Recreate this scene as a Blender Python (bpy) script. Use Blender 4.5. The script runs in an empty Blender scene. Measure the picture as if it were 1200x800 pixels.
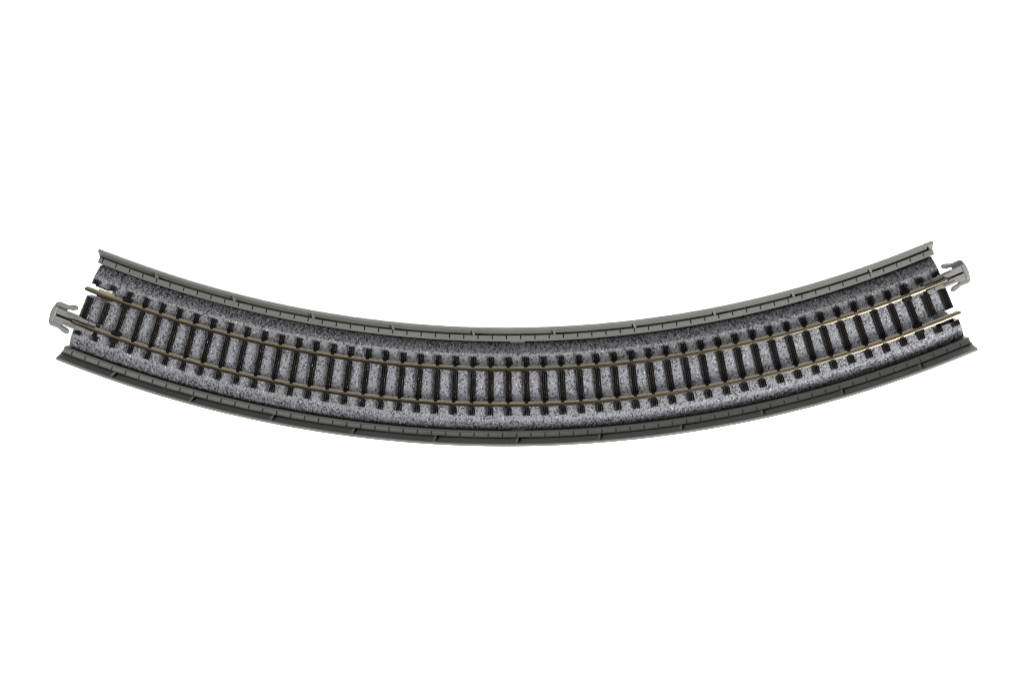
import bpy, math, random
import numpy as np
from mathutils import Vector

random.seed(7)
rng = np.random.default_rng(11)
scene = bpy.context.scene
col = scene.collection
MM = 0.001
R0 = 315.0                       # centreline radius of the curve, mm
HALF = 22.5                      # half of the 45 degree curve
PI = math.pi


# ------------------------------------------------------------------ materials
def new_mat(name):
    m = bpy.data.materials.new(name)
    m.use_nodes = True
    nt = m.node_tree
    return m, nt, nt.nodes, nt.links, nt.nodes['Principled BSDF']


def plastic(name, rgb, rough=0.5, spec=0.35, var=0.18, bump=0.10, scale=900.0, fine=5000.0):
    m, nt, N, L, b = new_mat(name)
    tc = N.new('ShaderNodeTexCoord')
    n1 = N.new('ShaderNodeTexNoise')
    n1.inputs['Scale'].default_value = scale * 0.12
    n1.inputs['Detail'].default_value = 6
    L.new(tc.outputs['Object'], n1.inputs['Vector'])
    mix = N.new('ShaderNodeMix')
    mix.data_type = 'RGBA'
    mix.inputs['A'].default_value = (*[c * (1 - var) for c in rgb], 1)
    mix.inputs['B'].default_value = (*[c * (1 + var) for c in rgb], 1)
    L.new(n1.outputs['Fac'], mix.inputs['Factor'])
    L.new(mix.outputs['Result'], b.inputs['Base Color'])
    n2 = N.new('ShaderNodeTexNoise')
    n2.inputs['Scale'].default_value = fine
    n2.inputs['Detail'].default_value = 3
    L.new(tc.outputs['Object'], n2.inputs['Vector'])
    bp = N.new('ShaderNodeBump')
    bp.inputs['Strength'].default_value = bump
    bp.inputs['Distance'].default_value = 0.0001
    L.new(n2.outputs['Fac'], bp.inputs['Height'])
    L.new(bp.outputs['Normal'], b.inputs['Normal'])
    mr = N.new('ShaderNodeMapRange')
    mr.inputs['To Min'].default_value = rough - 0.08
    mr.inputs['To Max'].default_value = rough + 0.1
    L.new(n1.outputs['Fac'], mr.inputs['Value'])
    L.new(mr.outputs['Result'], b.inputs['Roughness'])
    b.inputs['Specular IOR Level'].default_value = spec
    return m


M_GREY = plastic('grey_concrete_plastic', (0.0415, 0.0415, 0.0375), rough=0.6, spec=0.2)
M_JOINER = plastic('light_grey_plastic', (0.051, 0.050, 0.047), rough=0.48, spec=0.3, var=0.4, bump=0.6, fine=2600.0)
M_BLACK = plastic('black_sleeper_plastic', (0.0025, 0.0019, 0.0016), rough=0.30, spec=0.19, var=0.3, bump=0.25)
M_CLIP = plastic('black_clip_plastic', (0.0028, 0.0022, 0.0018), rough=0.6, spec=0.05, var=0.3, bump=0.1)


def metal():
    m, nt, N, L, b = new_mat('nickel_silver_rail')
    tc = N.new('ShaderNodeTexCoord')
    n1 = N.new('ShaderNodeTexNoise')
    n1.inputs['Scale'].default_value = 260
    n1.inputs['Detail'].default_value = 6
    L.new(tc.outputs['Object'], n1.inputs['Vector'])
    mix = N.new('ShaderNodeMix')
    mix.data_type = 'RGBA'
    mix.inputs['A'].default_value = (0.046, 0.039, 0.026, 1)
    mix.inputs['B'].default_value = (0.074, 0.065, 0.046, 1)
    L.new(n1.outputs['Fac'], mix.inputs['Factor'])
    L.new(mix.outputs['Result'], b.inputs['Base Color'])
    b.inputs['Metallic'].default_value = 1.0
    mr = N.new('ShaderNodeMapRange')
    mr.inputs['To Min'].default_value = 0.23
    mr.inputs['To Max'].default_value = 0.36
    L.new(n1.outputs['Fac'], mr.inputs['Value'])
    L.new(mr.outputs['Result'], b.inputs['Roughness'])
    return m


M_METAL = metal()


def ballast_mat():
    # every moulded stone carries its own paint value in the 'stone' attribute
    m, nt, N, L, b = new_mat('speckled_grey_ballast')
    at = N.new('ShaderNodeAttribute')
    at.attribute_name = 'stone'
    tc = N.new('ShaderNodeTexCoord')
    n = N.new('ShaderNodeTexNoise')
    n.inputs['Scale'].default_value = 3200
    n.inputs['Detail'].default_value = 2
    L.new(tc.outputs['Object'], n.inputs['Vector'])
    ad = N.new('ShaderNodeMath')
    ad.operation = 'MULTIPLY_ADD'
    ad.inputs[1].default_value = 0.30
    L.new(n.outputs['Fac'], ad.inputs[0])
    sb = N.new('ShaderNodeMath')
    sb.operation = 'SUBTRACT'
    sb.inputs[1].default_value = 0.15
    L.new(at.outputs['Fac'], sb.inputs[0])
    L.new(sb.outputs[0], ad.inputs[2])
    cr = N.new('ShaderNodeValToRGB')
    e = cr.color_ramp.elements
    e[0].position = 0.0
    e[0].color = (0.006, 0.006, 0.008, 1)
    e[1].position = 1.0
    e[1].color = (0.170, 0.172, 0.186, 1)
    for p, c in ((0.16, (0.015, 0.015, 0.019, 1)), (0.36, (0.040, 0.0403, 0.044, 1)), (0.74, (0.0715, 0.072, 0.078, 1))):
        q = e.new(p)
        q.color = c
    L.new(ad.outputs[0], cr.inputs['Fac'])
    L.new(cr.outputs['Color'], b.inputs['Base Color'])
    b.inputs['Roughness'].default_value = 0.6
    b.inputs['Specular IOR Level'].default_value = 0.3
    return m


M_BALLAST = ballast_mat()


def floor_mat():
    m, nt, N, L, b = new_mat('white_sheet')
    tc = N.new('ShaderNodeTexCoord')
    n = N.new('ShaderNodeTexNoise')
    n.inputs['Scale'].default_value = 30
    L.new(tc.outputs['Object'], n.inputs['Vector'])
    mix = N.new('ShaderNodeMix')
    mix.data_type = 'RGBA'
    mix.inputs['A'].default_value = (0.93, 0.93, 0.93, 1)
    mix.inputs['B'].default_value = (0.96, 0.96, 0.96, 1)
    L.new(n.outputs['Fac'], mix.inputs['Factor'])
    L.new(mix.outputs['Result'], b.inputs['Base Color'])
    b.inputs['Roughness'].default_value = 0.9
    b.inputs['Specular IOR Level'].default_value = 0.1
    return m


M_FLOOR = floor_mat()


# ------------------------------------------------------------------ helpers
class MB:
    """collects vertices and faces (mm) and links them as ONE mesh object"""

    def __init__(self):
        self.v, self.f, self.mi, self.slot = [], [], [], 0

    def add(self, verts, faces):
        k = len(self.v)
        self.v += verts
        self.mi += [self.slot] * len(faces)
        self.f += [tuple(i + k for i in f) for f in faces]

    def sweep(self, prof, a0, a1, step=0.25):
        """closed (offset, z) outline carried along the curve from a0 to a1 degrees"""
        n = max(1, int(math.ceil((a1 - a0) / step)))
        m = len(prof)
        vs, fs = [], []
        for i in range(n + 1):
            a = math.radians(a0 + (a1 - a0) * i / n)
            s, c = math.sin(a), math.cos(a)
            for o, z in prof:
                r = R0 + o
                vs.append((r * s, R0 - r * c, z))
        for i in range(n):
            for j in range(m):
                k = (j + 1) % m
                fs.append((i * m + j, i * m + k, (i + 1) * m + k, (i + 1) * m + j))
        fs.append(tuple(range(m - 1, -1, -1)))
        fs.append(tuple(n * m + j for j in range(m)))
        self.add(vs, fs)

    def prism(self, poly, z0, z1, top_inset=0.0):
        """plan outline (x, y) raised from z0 to z1, the top edge eased by top_inset"""
        m = len(poly)
        vs = [(x, y, z0) for x, y in poly]
        if top_inset:
            P = [Vector(p) for p in poly]
            area = sum(P[i].x * P[(i + 1) % m].y - P[(i + 1) % m].x * P[i].y for i in range(m))
            sg = 1 if area > 0 else -1
            ins = []
            for i in range(m):
                e0 = (P[i] - P[i - 1]).normalized()
                e1 = (P[(i + 1) % m] - P[i]).normalized()
                n0 = Vector((-e0.y, e0.x)) * sg
                n1 = Vector((-e1.y, e1.x)) * sg
                d = n0 + n1
                d = d / max(0.35, d.length_squared / 2) if d.length > 1e-6 else n0
                q = P[i] + d * top_inset
                ins.append((q.x, q.y))
            vs += [(x, y, z1 - top_inset) for x, y in poly]
            vs += [(x, y, z1) for x, y in ins]
            rings = 3
        else:
            vs += [(x, y, z1) for x, y in poly]
            rings = 2
        fs = []
        for r in range(rings - 1):
            for j in range(m):
                k = (j + 1) % m
                fs.append((r * m + j, r * m + k, (r + 1) * m + k, (r + 1) * m + j))
        fs.append(tuple(range(m - 1, -1, -1)))
        fs.append(tuple((rings - 1) * m + j for j in range(m)))
        self.add(vs, fs)

    def loft(self, sections):
        """list of rings of equal length, capped at both ends"""
        m = len(sections[0])
        vs = [p for s in sections for p in s]
        fs = []
        for i in range(len(sections) - 1):
            for j in range(m):
                k = (j + 1) % m
                fs.append((i * m + j, i * m + k, (i + 1) * m + k, (i + 1) * m + j))
        fs.append(tuple(range(m - 1, -1, -1)))
        fs.append(tuple((len(sections) - 1) * m + j for j in range(m)))
        self.add(vs, fs)

    def mesh(self, name, mat):
        import bmesh
        me = bpy.data.meshes.new(name)
        me.from_pydata([(x * MM, y * MM, z * MM) for x, y, z in self.v], [], self.f)
        bm = bmesh.new()
        bm.from_mesh(me)
        bmesh.ops.recalc_face_normals(bm, faces=bm.faces)
        bm.to_mesh(me)
        bm.free()
        for m_ in (mat if isinstance(mat, (list, tuple)) else [mat]):
            me.materials.append(m_)
        me.polygons.foreach_set('material_index', self.mi)
        return me


def link(name, me, parent, loc=(0, 0, 0), rz=0.0):
    o = bpy.data.objects.new(name, me)
    col.objects.link(o)
    o.parent = parent
    o.location = [c * MM for c in loc]
    o.rotation_euler = (0, 0, rz)
    return o


def on_curve(o, deg):
    a = math.radians(deg)
    r = R0 + o
    return (r * math.sin(a), R0 - r * math.cos(a), 0.0)


# ------------------------------------------------------------------ setting
fl = MB()
S = 2500.0
fl.add([(-S, -S, 0), (S, -S, 0), (S, S, 0), (-S, S, 0)], [(0, 1, 2, 3)])
floor = bpy.data.objects.new('floor', fl.mesh('floor', M_FLOOR))
col.objects.link(floor)
floor['kind'] = 'structure'

# ------------------------------------------------------------------ the track
CX, CY, ROT = -1.749, 302.532, 0.575
rot = math.radians(ROT)
track = bpy.data.objects.new('curved_model_track', None)
track.empty_display_size = 0.05
col.objects.link(track)
track.location = ((CX + R0 * math.sin(rot)) * MM, (CY - R0 * math.cos(rot)) * MM, 0.00002)
track.rotation_euler = (0, 0, rot)
track['label'] = 'curved model railway track on grey viaduct bed with speckled ballast and black sleepers'
track['category'] = 'model track'

Z_TOP = 8.0         # ballast level
Z_GUT = 1.5         # gutter floor
SLOT0, SLOT1 = 3.05, 6.65
A_END = 22.28       # end of ballast
A_SLOT = 21.12      # where the slots for the rail joiners stop

# --- deck slab under everything
d = MB()
d.sweep([(-15.2, 0), (15.2, 0), (15.2, Z_GUT), (-15.2, Z_GUT)], -A_SLOT + .02, A_SLOT - .02)
for s in (-1, 1):
    a0, a1 = sorted((s * (A_SLOT - .03), s * (A_END - .02)))
    d.sweep([(-15.2, 0), (-SLOT1 - .05, 0), (-SLOT1 - .05, Z_GUT), (-15.2, Z_GUT)], a0, a1)
    d.sweep([(-SLOT0 + .05, 0), (SLOT0 - .05, 0), (SLOT0 - .05, Z_GUT), (-SLOT0 + .05, Z_GUT)], a0, a1)
    d.sweep([(SLOT1 + .05, 0), (15.2, 0), (15.2, Z_GUT), (SLOT1 + .05, Z_GUT)], a0, a1)
# little bridges that cross the gutter at the middle of the curve
d.sweep([(-12.6, 3.6), (-11.6, 3.6), (-11.6, 4.8), (-12.6, 5.0)], -0.33, 0.42)
d.sweep([(11.6, 3.2), (12.6, 3.2), (12.6, 4.2), (11.6, 4.0)], -0.25, 0.35)
link('deck', d.mesh('deck', M_GREY), track)


# --- ballast: a moulded bed of stones
def base_height(o):
    a = np.abs(o)
    t = np.clip((a - 8.9) / (11.95 - 8.9), 0, 1)
    return Z_TOP - (Z_TOP - 4.7) * (t ** 1.25)


def stones(s, o):
    """cellular stones: dome height and a random paint value for each"""
    cell = 0.40
    gx, gy = np.floor(s / cell).astype(int), np.floor(o / cell).astype(int)
    best = np.full(s.shape, 9.0)
    sec = np.full(s.shape, 9.0)
    val = np.zeros(s.shape)
    for dx in (-1, 0, 1):
        for dy in (-1, 0, 1):
            ix, iy = (gx + dx) % TAB.shape[1], (gy + dy) % TAB.shape[2]
            px = (gx + dx + TAB[0, ix, iy]) * cell
            py = (gy + dy + TAB[1, ix, iy]) * cell
            dd = np.hypot(s - px, o - py) / cell
            closer = dd < best
            sec = np.where(closer, best, np.minimum(sec, dd))
            val = np.where(closer, TAB[2, ix, iy], val)
            best = np.where(closer, dd, best)
    return best, sec, val


TAB = rng.random((3, 1501, 301))
verts, faces, paint = [], [], []


def ballast_piece(a0, a1, o0, o1, res=0.16):
    ns = max(2, int(round(math.radians(a1 - a0) * R0 / res)))
    no = max(2, int(round((o1 - o0) / res)))
    A = np.radians(np.linspace(a0, a1, ns + 1))
    O = np.linspace(o0, o1, no + 1)
    AA, OO = np.meshgrid(A, O, indexing='ij')
    SS = AA * R0 + 400
    d1, d2, val = stones(SS, OO + 40)
    slope = np.clip((np.abs(OO) - 8.8) / 1.6, 0, 1)
    lump = np.sqrt(np.clip(1 - (d1 / 0.8) ** 2, 0, 1))
    Z = base_height(OO) + (lump - 0.8) * (0.16 + 0.22 * slope) + (val - .5) * (0.10 + 0.16 * slope)
    gap = np.clip((d2 - d1) / 0.28, 0, 1)
    # paint: a few black stones, a few white ones, the rest mid to light grey;
    # joints between stones darker, most on the shoulders, where half the stones darken too
    p = np.where(val < 0.15, 0.01 + val * .8, np.where(val > 0.965, .92, 0.47 + 0.32 * (val - .15)))
    keep = 1 - (0.20 + 0.55 * slope) * (1 - gap)
    p = p * keep
    p = p * (1 - 0.30 * slope * (val < 0.5))
    k = len(verts)
    r = R0 + OO
    X, Y = r * np.sin(AA), R0 - r * np.cos(AA)
    verts.extend(zip(X.ravel(), Y.ravel(), Z.ravel()))
    paint.extend(p.ravel())
    W = no + 1
    idx = np.arange((ns + 1) * W).reshape(ns + 1, W) + k
    faces.extend(zip(idx[:-1, :-1].ravel(), idx[1:, :-1].ravel(), idx[1:, 1:].ravel(), idx[:-1, 1:].ravel()))
    # skirt down to the slab
    ring = list(idx[:, 0]) + list(idx[-1, 1:]) + list(idx[-2::-1, -1]) + list(idx[0, -2:0:-1])
    kb = len(verts)
    for i in ring:
        x, y, z = verts[i]
        verts.append((x, y, 0.6))
        paint.append(0.14)
    n = len(ring)
    for i in range(n):
        j = (i + 1) % n
        faces.append((ring[j], ring[i], kb + i, kb + j))


ballast_piece(-A_SLOT, A_SLOT, -12.0, 12.0)
for s in (-1, 1):
    a0, a1 = sorted((s * A_SLOT, s * A_END))
    ballast_piece(a0, a1, -12.0, -SLOT1)
    ballast_piece(a0, a1, -SLOT0, SLOT0)
    ballast_piece(a0, a1, SLOT1, 12.0)
bme = bpy.data.meshes.new('ballast')
bme.from_pydata([(float(x) * MM, float(y) * MM, float(z) * MM) for x, y, z in verts], [],
                [tuple(int(i) for i in f) for f in faces])
at = bme.attributes.new('stone', 'FLOAT', 'POINT')
at.data.foreach_set('value', np.array(paint, dtype=np.float32))
bme.materials.append(M_BALLAST)
bme.update()
link('ballast', bme, track)

# --- cable troughs with their covers, and the parapets with ribs
A_LID = 22.42
for s in (-1, 1):
    t = MB()
    pr = [(12.42, 1.0), (14.15, 1.0), (14.15, 6.9), (12.55, 6.9), (12.42, 6.75)]
    t.sweep([(s * o, z) for o, z in pr], -A_LID, A_LID)
    trough = link('cable_trough', t.mesh('cable_trough', M_GREY), track)
    c = MB()
    step = 3.93 / (R0 + s * 13.5) * 180 / PI
    off = 0.28 * step if s < 0 else -0.05 * step
    k = -40
    while k < 40:
        a0 = max(k * step + off + 0.030, -A_LID + .01)
        a1 = min((k + 1) * step + off - 0.030, A_LID - .01)
        k += 1
        if a1 - a0 < 0.08:
            continue
        h = 7.35 + random.uniform(-.02, .02)
        e = 0.012
        secs = []
        for a, zz, ins in ((a0, h - .09, .07), (a0 + e, h, 0), (a1 - e, h, 0), (a1, h - .09, .07)):
            ring = []
            for o, z in ((12.86, 6.85), (12.86, zz - .07), (12.93, zz), (14.0, zz), (14.07, zz - .07), (14.07, 6.85)):
                x, y, _ = on_curve(s * o, a)
                ring.append((x, y, z))
            secs.append(ring)
        c.loft(secs)
    link('cover', c.mesh('cover', M_GREY), trough)

    w = MB()
    pr = [(14.1, 0.0), (15.3, 0.0), (15.35, 4.0), (16.25, 9.2), (16.35, 9.4), (16.35, 10.85), (16.27, 10.98),
          (15.66, 10.98), (15.60, 10.9), (15.42, 10.2), (15.02, 5.6), (14.1, 5.6)]
    w.sweep([(s * o, z) for o, z in pr], -HALF, HALF)
    ribs = [2.0 + 4.24 * i for i in range(-5, 5)] + [22.3] if s < 0 else [3.94 * i for i in range(-5, 6)]
    mm = 180 / PI / (R0 + s * 15)                       # degrees per mm along this wall
    edges = [-HALF + .02] + ribs + [HALF - .02]
    for i in range(len(edges) - 1):                     # sloping panels, each stopping short of one rib
        a0 = edges[i] + (0.85 * mm if s > 0 and i else 0)
        a1 = edges[i + 1] - (0.75 * mm if s < 0 and i + 1 < len(edges) - 1 else 0)
        if a1 - a0 > 0.1:
            w.sweep([(s * o, z) for o, z in ((15.56, 10.86), (14.42, 6.3), (14.42, 5.4), (15.1, 5.4), (15.7, 10.4))], a0, a1)
    for i in range(-5, 5):                              # little moulding nubs between the ribs
        a = (4.1 + 4.24 * i if s < 0 else 1.9 + 3.94 * i)
        x, y, _ = on_curve(s * 15.25, a)
        w.prism([(x + .17 * math.cos(q * PI / 4), y + .17 * math.sin(q * PI / 4)) for q in range(8)], 8.0, 9.75, .04)
    parapet = link('parapet', w.mesh('parapet', M_GREY), track)
    for a in ribs:
        rb = MB()
        secs = []
        hw = 0.30 / (R0 + s * 15) * 180 / PI
        lean = -0.45 / (R0 + s * 15) * 180 / PI
        for q, wd in ((-1, 1.0), (-0.75, 1.15), (0.75, 1.15), (1, 1.0)):
            ring = []
            zt = 0.0 if abs(q) < 1 else -0.1
            for o, z, ln in ((14.20, 5.2, 0), (14.20, 9.2 + zt, 0), (15.60, 10.86 + zt, 1), (15.9, 10.4, 1)):
                x, y, _ = on_curve(s * o, a + q * hw + ln * lean)
                ring.append((x, y, z))
            secs.append(ring)
        rb.loft(secs)
        link('rib', rb.mesh('rib', M_GREY), parapet)


# --- rails
def rail(o, foot0, foot1, pad=None):
    b = MB()
    head = [(-.16, 8.7), (.16, 8.7), (.16, 9.55), (.38, 9.75), (.40, 10.3), (.32, 10.46), (.18, 10.5),
            (-.18, 10.5), (-.32, 10.46), (-.40, 10.3), (-.38, 9.75), (-.16, 9.55)]
    b.sweep([(o + x, z) for x, z in head], -22.45, 22.45)
    foot = [(-.67, 8.56), (.67, 8.56), (.69, 8.68), (.22, 8.935), (-.22, 8.935), (-.69, 8.68)]
    b.sweep([(o + x, z) for x, z in foot], foot0, foot1)
    for a0, a1 in ((-22.42, foot0 + .02), (foot1 - .02, 22.42)):     # narrowed foot where a joiner slides on
        b.sweep([(o + x * .95, z - .01) for x, z in foot], a0, a1)
    if pad:
        p = [(-1.12, 8.45), (1.12, 8.45), (1.12, 8.70), (.3, 8.95), (-.3, 8.95), (-1.12, 8.70)]
        b.sweep([(o + x, z) for x, z in p], pad[0], pad[1])
    return link('rail', b.mesh('rail', M_METAL), track)


rail(-4.9, -21.75, 22.2, pad=(-21.80, -20.95))
rail(4.9, -22.3, 22.05, pad=None)

# --- sleepers
TOPP = [(-.99, 7.2), (-.99, 8.46), (-.88, 8.57), (-.62, 8.62), (-.46, 8.60), (-.34, 8.34), (-.27, 8.36), (-.12, 8.64),
        (.02, 8.62), (.13, 8.36), (.20, 8.34), (.36, 8.62), (.52, 8.60), (.62, 8.40), (.68, 8.38), (.88, 8.57), (.99, 8.46),
        (.99, 7.2)]


def half_width(y):
    """the beam narrows to a tongue where it dives under each rail"""
    d = abs(abs(y) - 4.9)
    d1 = 1.35 if abs(y) > 4.9 else 1.15
    return .40 + .59 * min(1, max(0, (d - .35) / (d1 - .35)))


def plank(b, y0, y1, neck=True, wide=1.0):
    """grained beam across the track from offset y0 to y1 (mesh y runs inwards)"""
    ys = {y0, y1}
    y = math.ceil(y0 / .35) * .35
    while y < y1:
        ys.add(round(y, 3))
        y += .35
    ys = sorted(v for v in ys if v in (y0, y1) or min(v - y0, y1 - v) > .12)
    ph = random.uniform(0, 6)
    secs = []
    for i, y in enumerate(ys):
        dz = -0.04 if i in (0, len(ys) - 1) else 0.0
        wob = 0.05 * math.sin(y * 1.1 + ph) + random.uniform(-.015, .015)
        k = (half_width(y) if neck else .99) / .99 * wide
        ring = []
        for j, (t, z) in enumerate(TOPP):
            inner = 0 < j < len(TOPP) - 1
            ring.append(((t + (wob if 3 <= j <= len(TOPP) - 4 else 0)) * k, y,
                         z + (dz + random.uniform(-.025, .025) if inner else 0)))
        secs.append(ring)
    b.loft(secs)


def chair(b, o, side):
    """tapering rail clip on the rail foot, pointing at the rail head"""
    def ring(dist, hw, z0, z1):
        y = o + side * dist
        return [(-hw, y, z0), (-hw, y, z1 - .06), (-hw * .8, y, z1), (hw * .8, y, z1), (hw, y, z1 - .06), (hw, y, z0)]
    b.slot = 1
    b.loft([ring(1.12, .62, 8.2, 8.62), ring(.92, .54, 8.3, 9.02), ring(.60, .44, 8.3, 9.10), ring(.27, .34, 8.3, 9.14)])
    b.slot = 0


def sleeper_mesh(kind):
    b = MB()
    if kind == 'end':
        plank(b, -SLOT0 + .02, SLOT0 - .02, False, 1.22)
        plank(b, SLOT1 + .04, 8.05, False, 1.22)
        plank(b, -8.05, -SLOT1 - .04, False, 1.22)
    else:
        plank(b, -8.05, 8.05)
        for o in (-4.9, 4.9):
            for sd in (-1, 1):
                chair(b, o, sd)
                if kind == 'plated':
                    y0, y1 = sorted((o + sd * .58, o + sd * 1.55))
                    b.slot = 1
                    b.prism([(-1.3, y0), (1.3, y0), (1.3, y1), (-1.3, y1)], 7.5, 9.15, .08)
                    b.slot = 0
    return b.mesh('sleeper', [M_BLACK, M_CLIP])


MESH = {'plain': [sleeper_mesh('plain') for _ in range(4)], 'end': [sleeper_mesh('end') for _ in range(4)],
        'plated': [sleeper_mesh('plated') for _ in range(2)]}
for k in range(50):
    kind = 'end' if k in (0, 1, 48, 49) else 'plated' if k in (2, 47) else 'plain'
    a = (k - 24.5) * 0.9
    me = MESH[kind][(k * 7 + k // 3) % len(MESH[kind])]
    o = link('sleeper', me, track, on_curve(0, a), math.radians(a))


# --- black blocks on the outer side of the slots, beside the bare rail ends
for s, o0 in ((1, 5.72), (-1, -6.62)):
    g = MB()
    a0, a1 = sorted((s * 21.35, s * 22.05))
    g.sweep([(o0, 1.0), (o0 + .9, 1.0), (o0 + .9, 7.85), (o0, 7.85)] if s > 0 else [(o0, 1.0), (o0 + .35, 1.0), (o0 + .35, 7.7), (o0, 7.7)], a0, a1)
    link('slot_block', g.mesh('slot_block', M_CLIP), track)

# --- rail joiners
def joiner(o, deg, flip):
    """local x runs out along the rail, origin at the rail's end"""
    x, y, _ = on_curve(o, deg)
    rz = math.radians(deg) + (PI if flip else 0)
    b = MB()
    for q in (-1, 1):                                   # the two jaws, each with a stepped end pad
        for poly, z in (([(-4.3, .60), (-.1, .60), (.35, .27), (4.75, .27), (4.75, 1.95), (-2.2, 1.95), (-2.6, 1.74), (-4.3, 1.70)], 9.35),
                        ([(-6.5, .70), (-4.42, .66), (-4.42, 1.72), (-6.3, 1.66), (-6.5, 1.5)], 9.2),
                        ([(-1.7, 1.2), (1.6, 1.2), (1.6, 1.55), (-1.7, 1.55)], 9.6)):
            b.prism([(u, q * v) for u, v in poly], 7.6, z, .10)
    b.prism([(-4.6, -1.6), (5.1, -1.6), (5.1, 1.6), (-4.6, 1.6)], 5.2, 5.8)
    b.prism([(4.7, -1.9), (4.85, -2.25), (5.75, -2.1), (6.1, -.5), (6.1, .5), (5.75, 2.1), (4.85, 2.25), (4.7, 1.9)], 7.4, 9.45, .3)
    for q in (-1, 1):
        b.prism([(u, q * v) for u, v in ((2.6, .29), (6.45, .29), (6.45, .6), (6.1, 2.4), (4.5, 2.9), (2.6, 2.5))], 6.0, 8.0, .1)
    b.prism([(4.9, -.3), (6.4, -.3), (6.4, .3), (4.9, .3)], 5.0, 7.95)
    body = link('rail_joiner', b.mesh('rail_joiner', M_JOINER), track, (x, y, 0), rz)
    for q in (-1, 1):
        arm = MB()
        pts = [(6.0, 1.6), (5.95, 3.0), (5.2, 3.48), (2.9, 3.4), (1.6, 3.88), (.75, 4.12), (.05, 3.88), (.12, 3.05), (.9, 2.62),
               (2.0, 2.48), (2.7, 2.3), (2.9, 1.8)]
        arm.prism([(u, q * v) for u, v in pts], 5.9, 8.15, .2)
        link('latch_arm', arm.mesh('latch_arm', M_JOINER), body)
    mt = MB()
    mt.prism([(-2.0, -.58), (-.1, -.58), (-.1, .58), (-2.0, .58)], 8.0, 8.7, .05)
    link('contact', mt.mesh('contact', M_METAL), body)


joiner(-4.9, 22.5, False)
joiner(4.9, -22.5, True)

# ------------------------------------------------------------------ light
w = bpy.data.worlds.new('World')
scene.world = w
w.use_nodes = True
bg = w.node_tree.nodes['Background']
bg.inputs['Color'].default_value = (1, 1, 1, 1)
bg.inputs['Strength'].default_value = 0.22


def softbox(name, az, el, dist, size, watt, colr=(1, 1, 1)):
    l = bpy.data.lights.new(name, 'AREA')
    l.shape = 'RECTANGLE'
    l.size, l.size_y = size
    l.energy = watt
    l.color = colr
    o = bpy.data.objects.new(name, l)
    col.objects.link(o)
    a, e = math.radians(az), math.radians(el)
    p = Vector((math.cos(a) * math.cos(e), math.sin(a) * math.cos(e), math.sin(e))) * dist
    o.location = p
    o.rotation_euler = (-p).to_track_quat('-Z', 'Y').to_euler()
    return o


softbox('softbox_key', -41, 33, 0.72, (0.29, 0.29), 29)
softbox('softbox_fill', 176, 44, 1.3, (0.9, 0.8), 28)
softbox('added_back_light', 95, 50, 1.0, (0.7, 0.5), 9)  # added lamp that lifts the shaded floor around the track to white

# ------------------------------------------------------------------ camera
cam = bpy.data.cameras.new('camera')
cam.lens = 89.23
cam.sensor_width = 36
cam.clip_start = 0.01
cam.clip_end = 50
co = bpy.data.objects.new('camera', cam)
col.objects.link(co)
t = math.radians(2.5)
D = 700 * MM
co.location = (0, D * math.sin(t), Z_TOP * MM + D * math.cos(t))
co.rotation_euler = (-t, 0, 0)
scene.camera = co
scene.cycles.filter_width = 1.2

scene.view_settings.view_transform = 'Standard'
scene.view_settings.look = 'None'
scene.view_settings.exposure = 0
scene.view_settings.gamma = 1
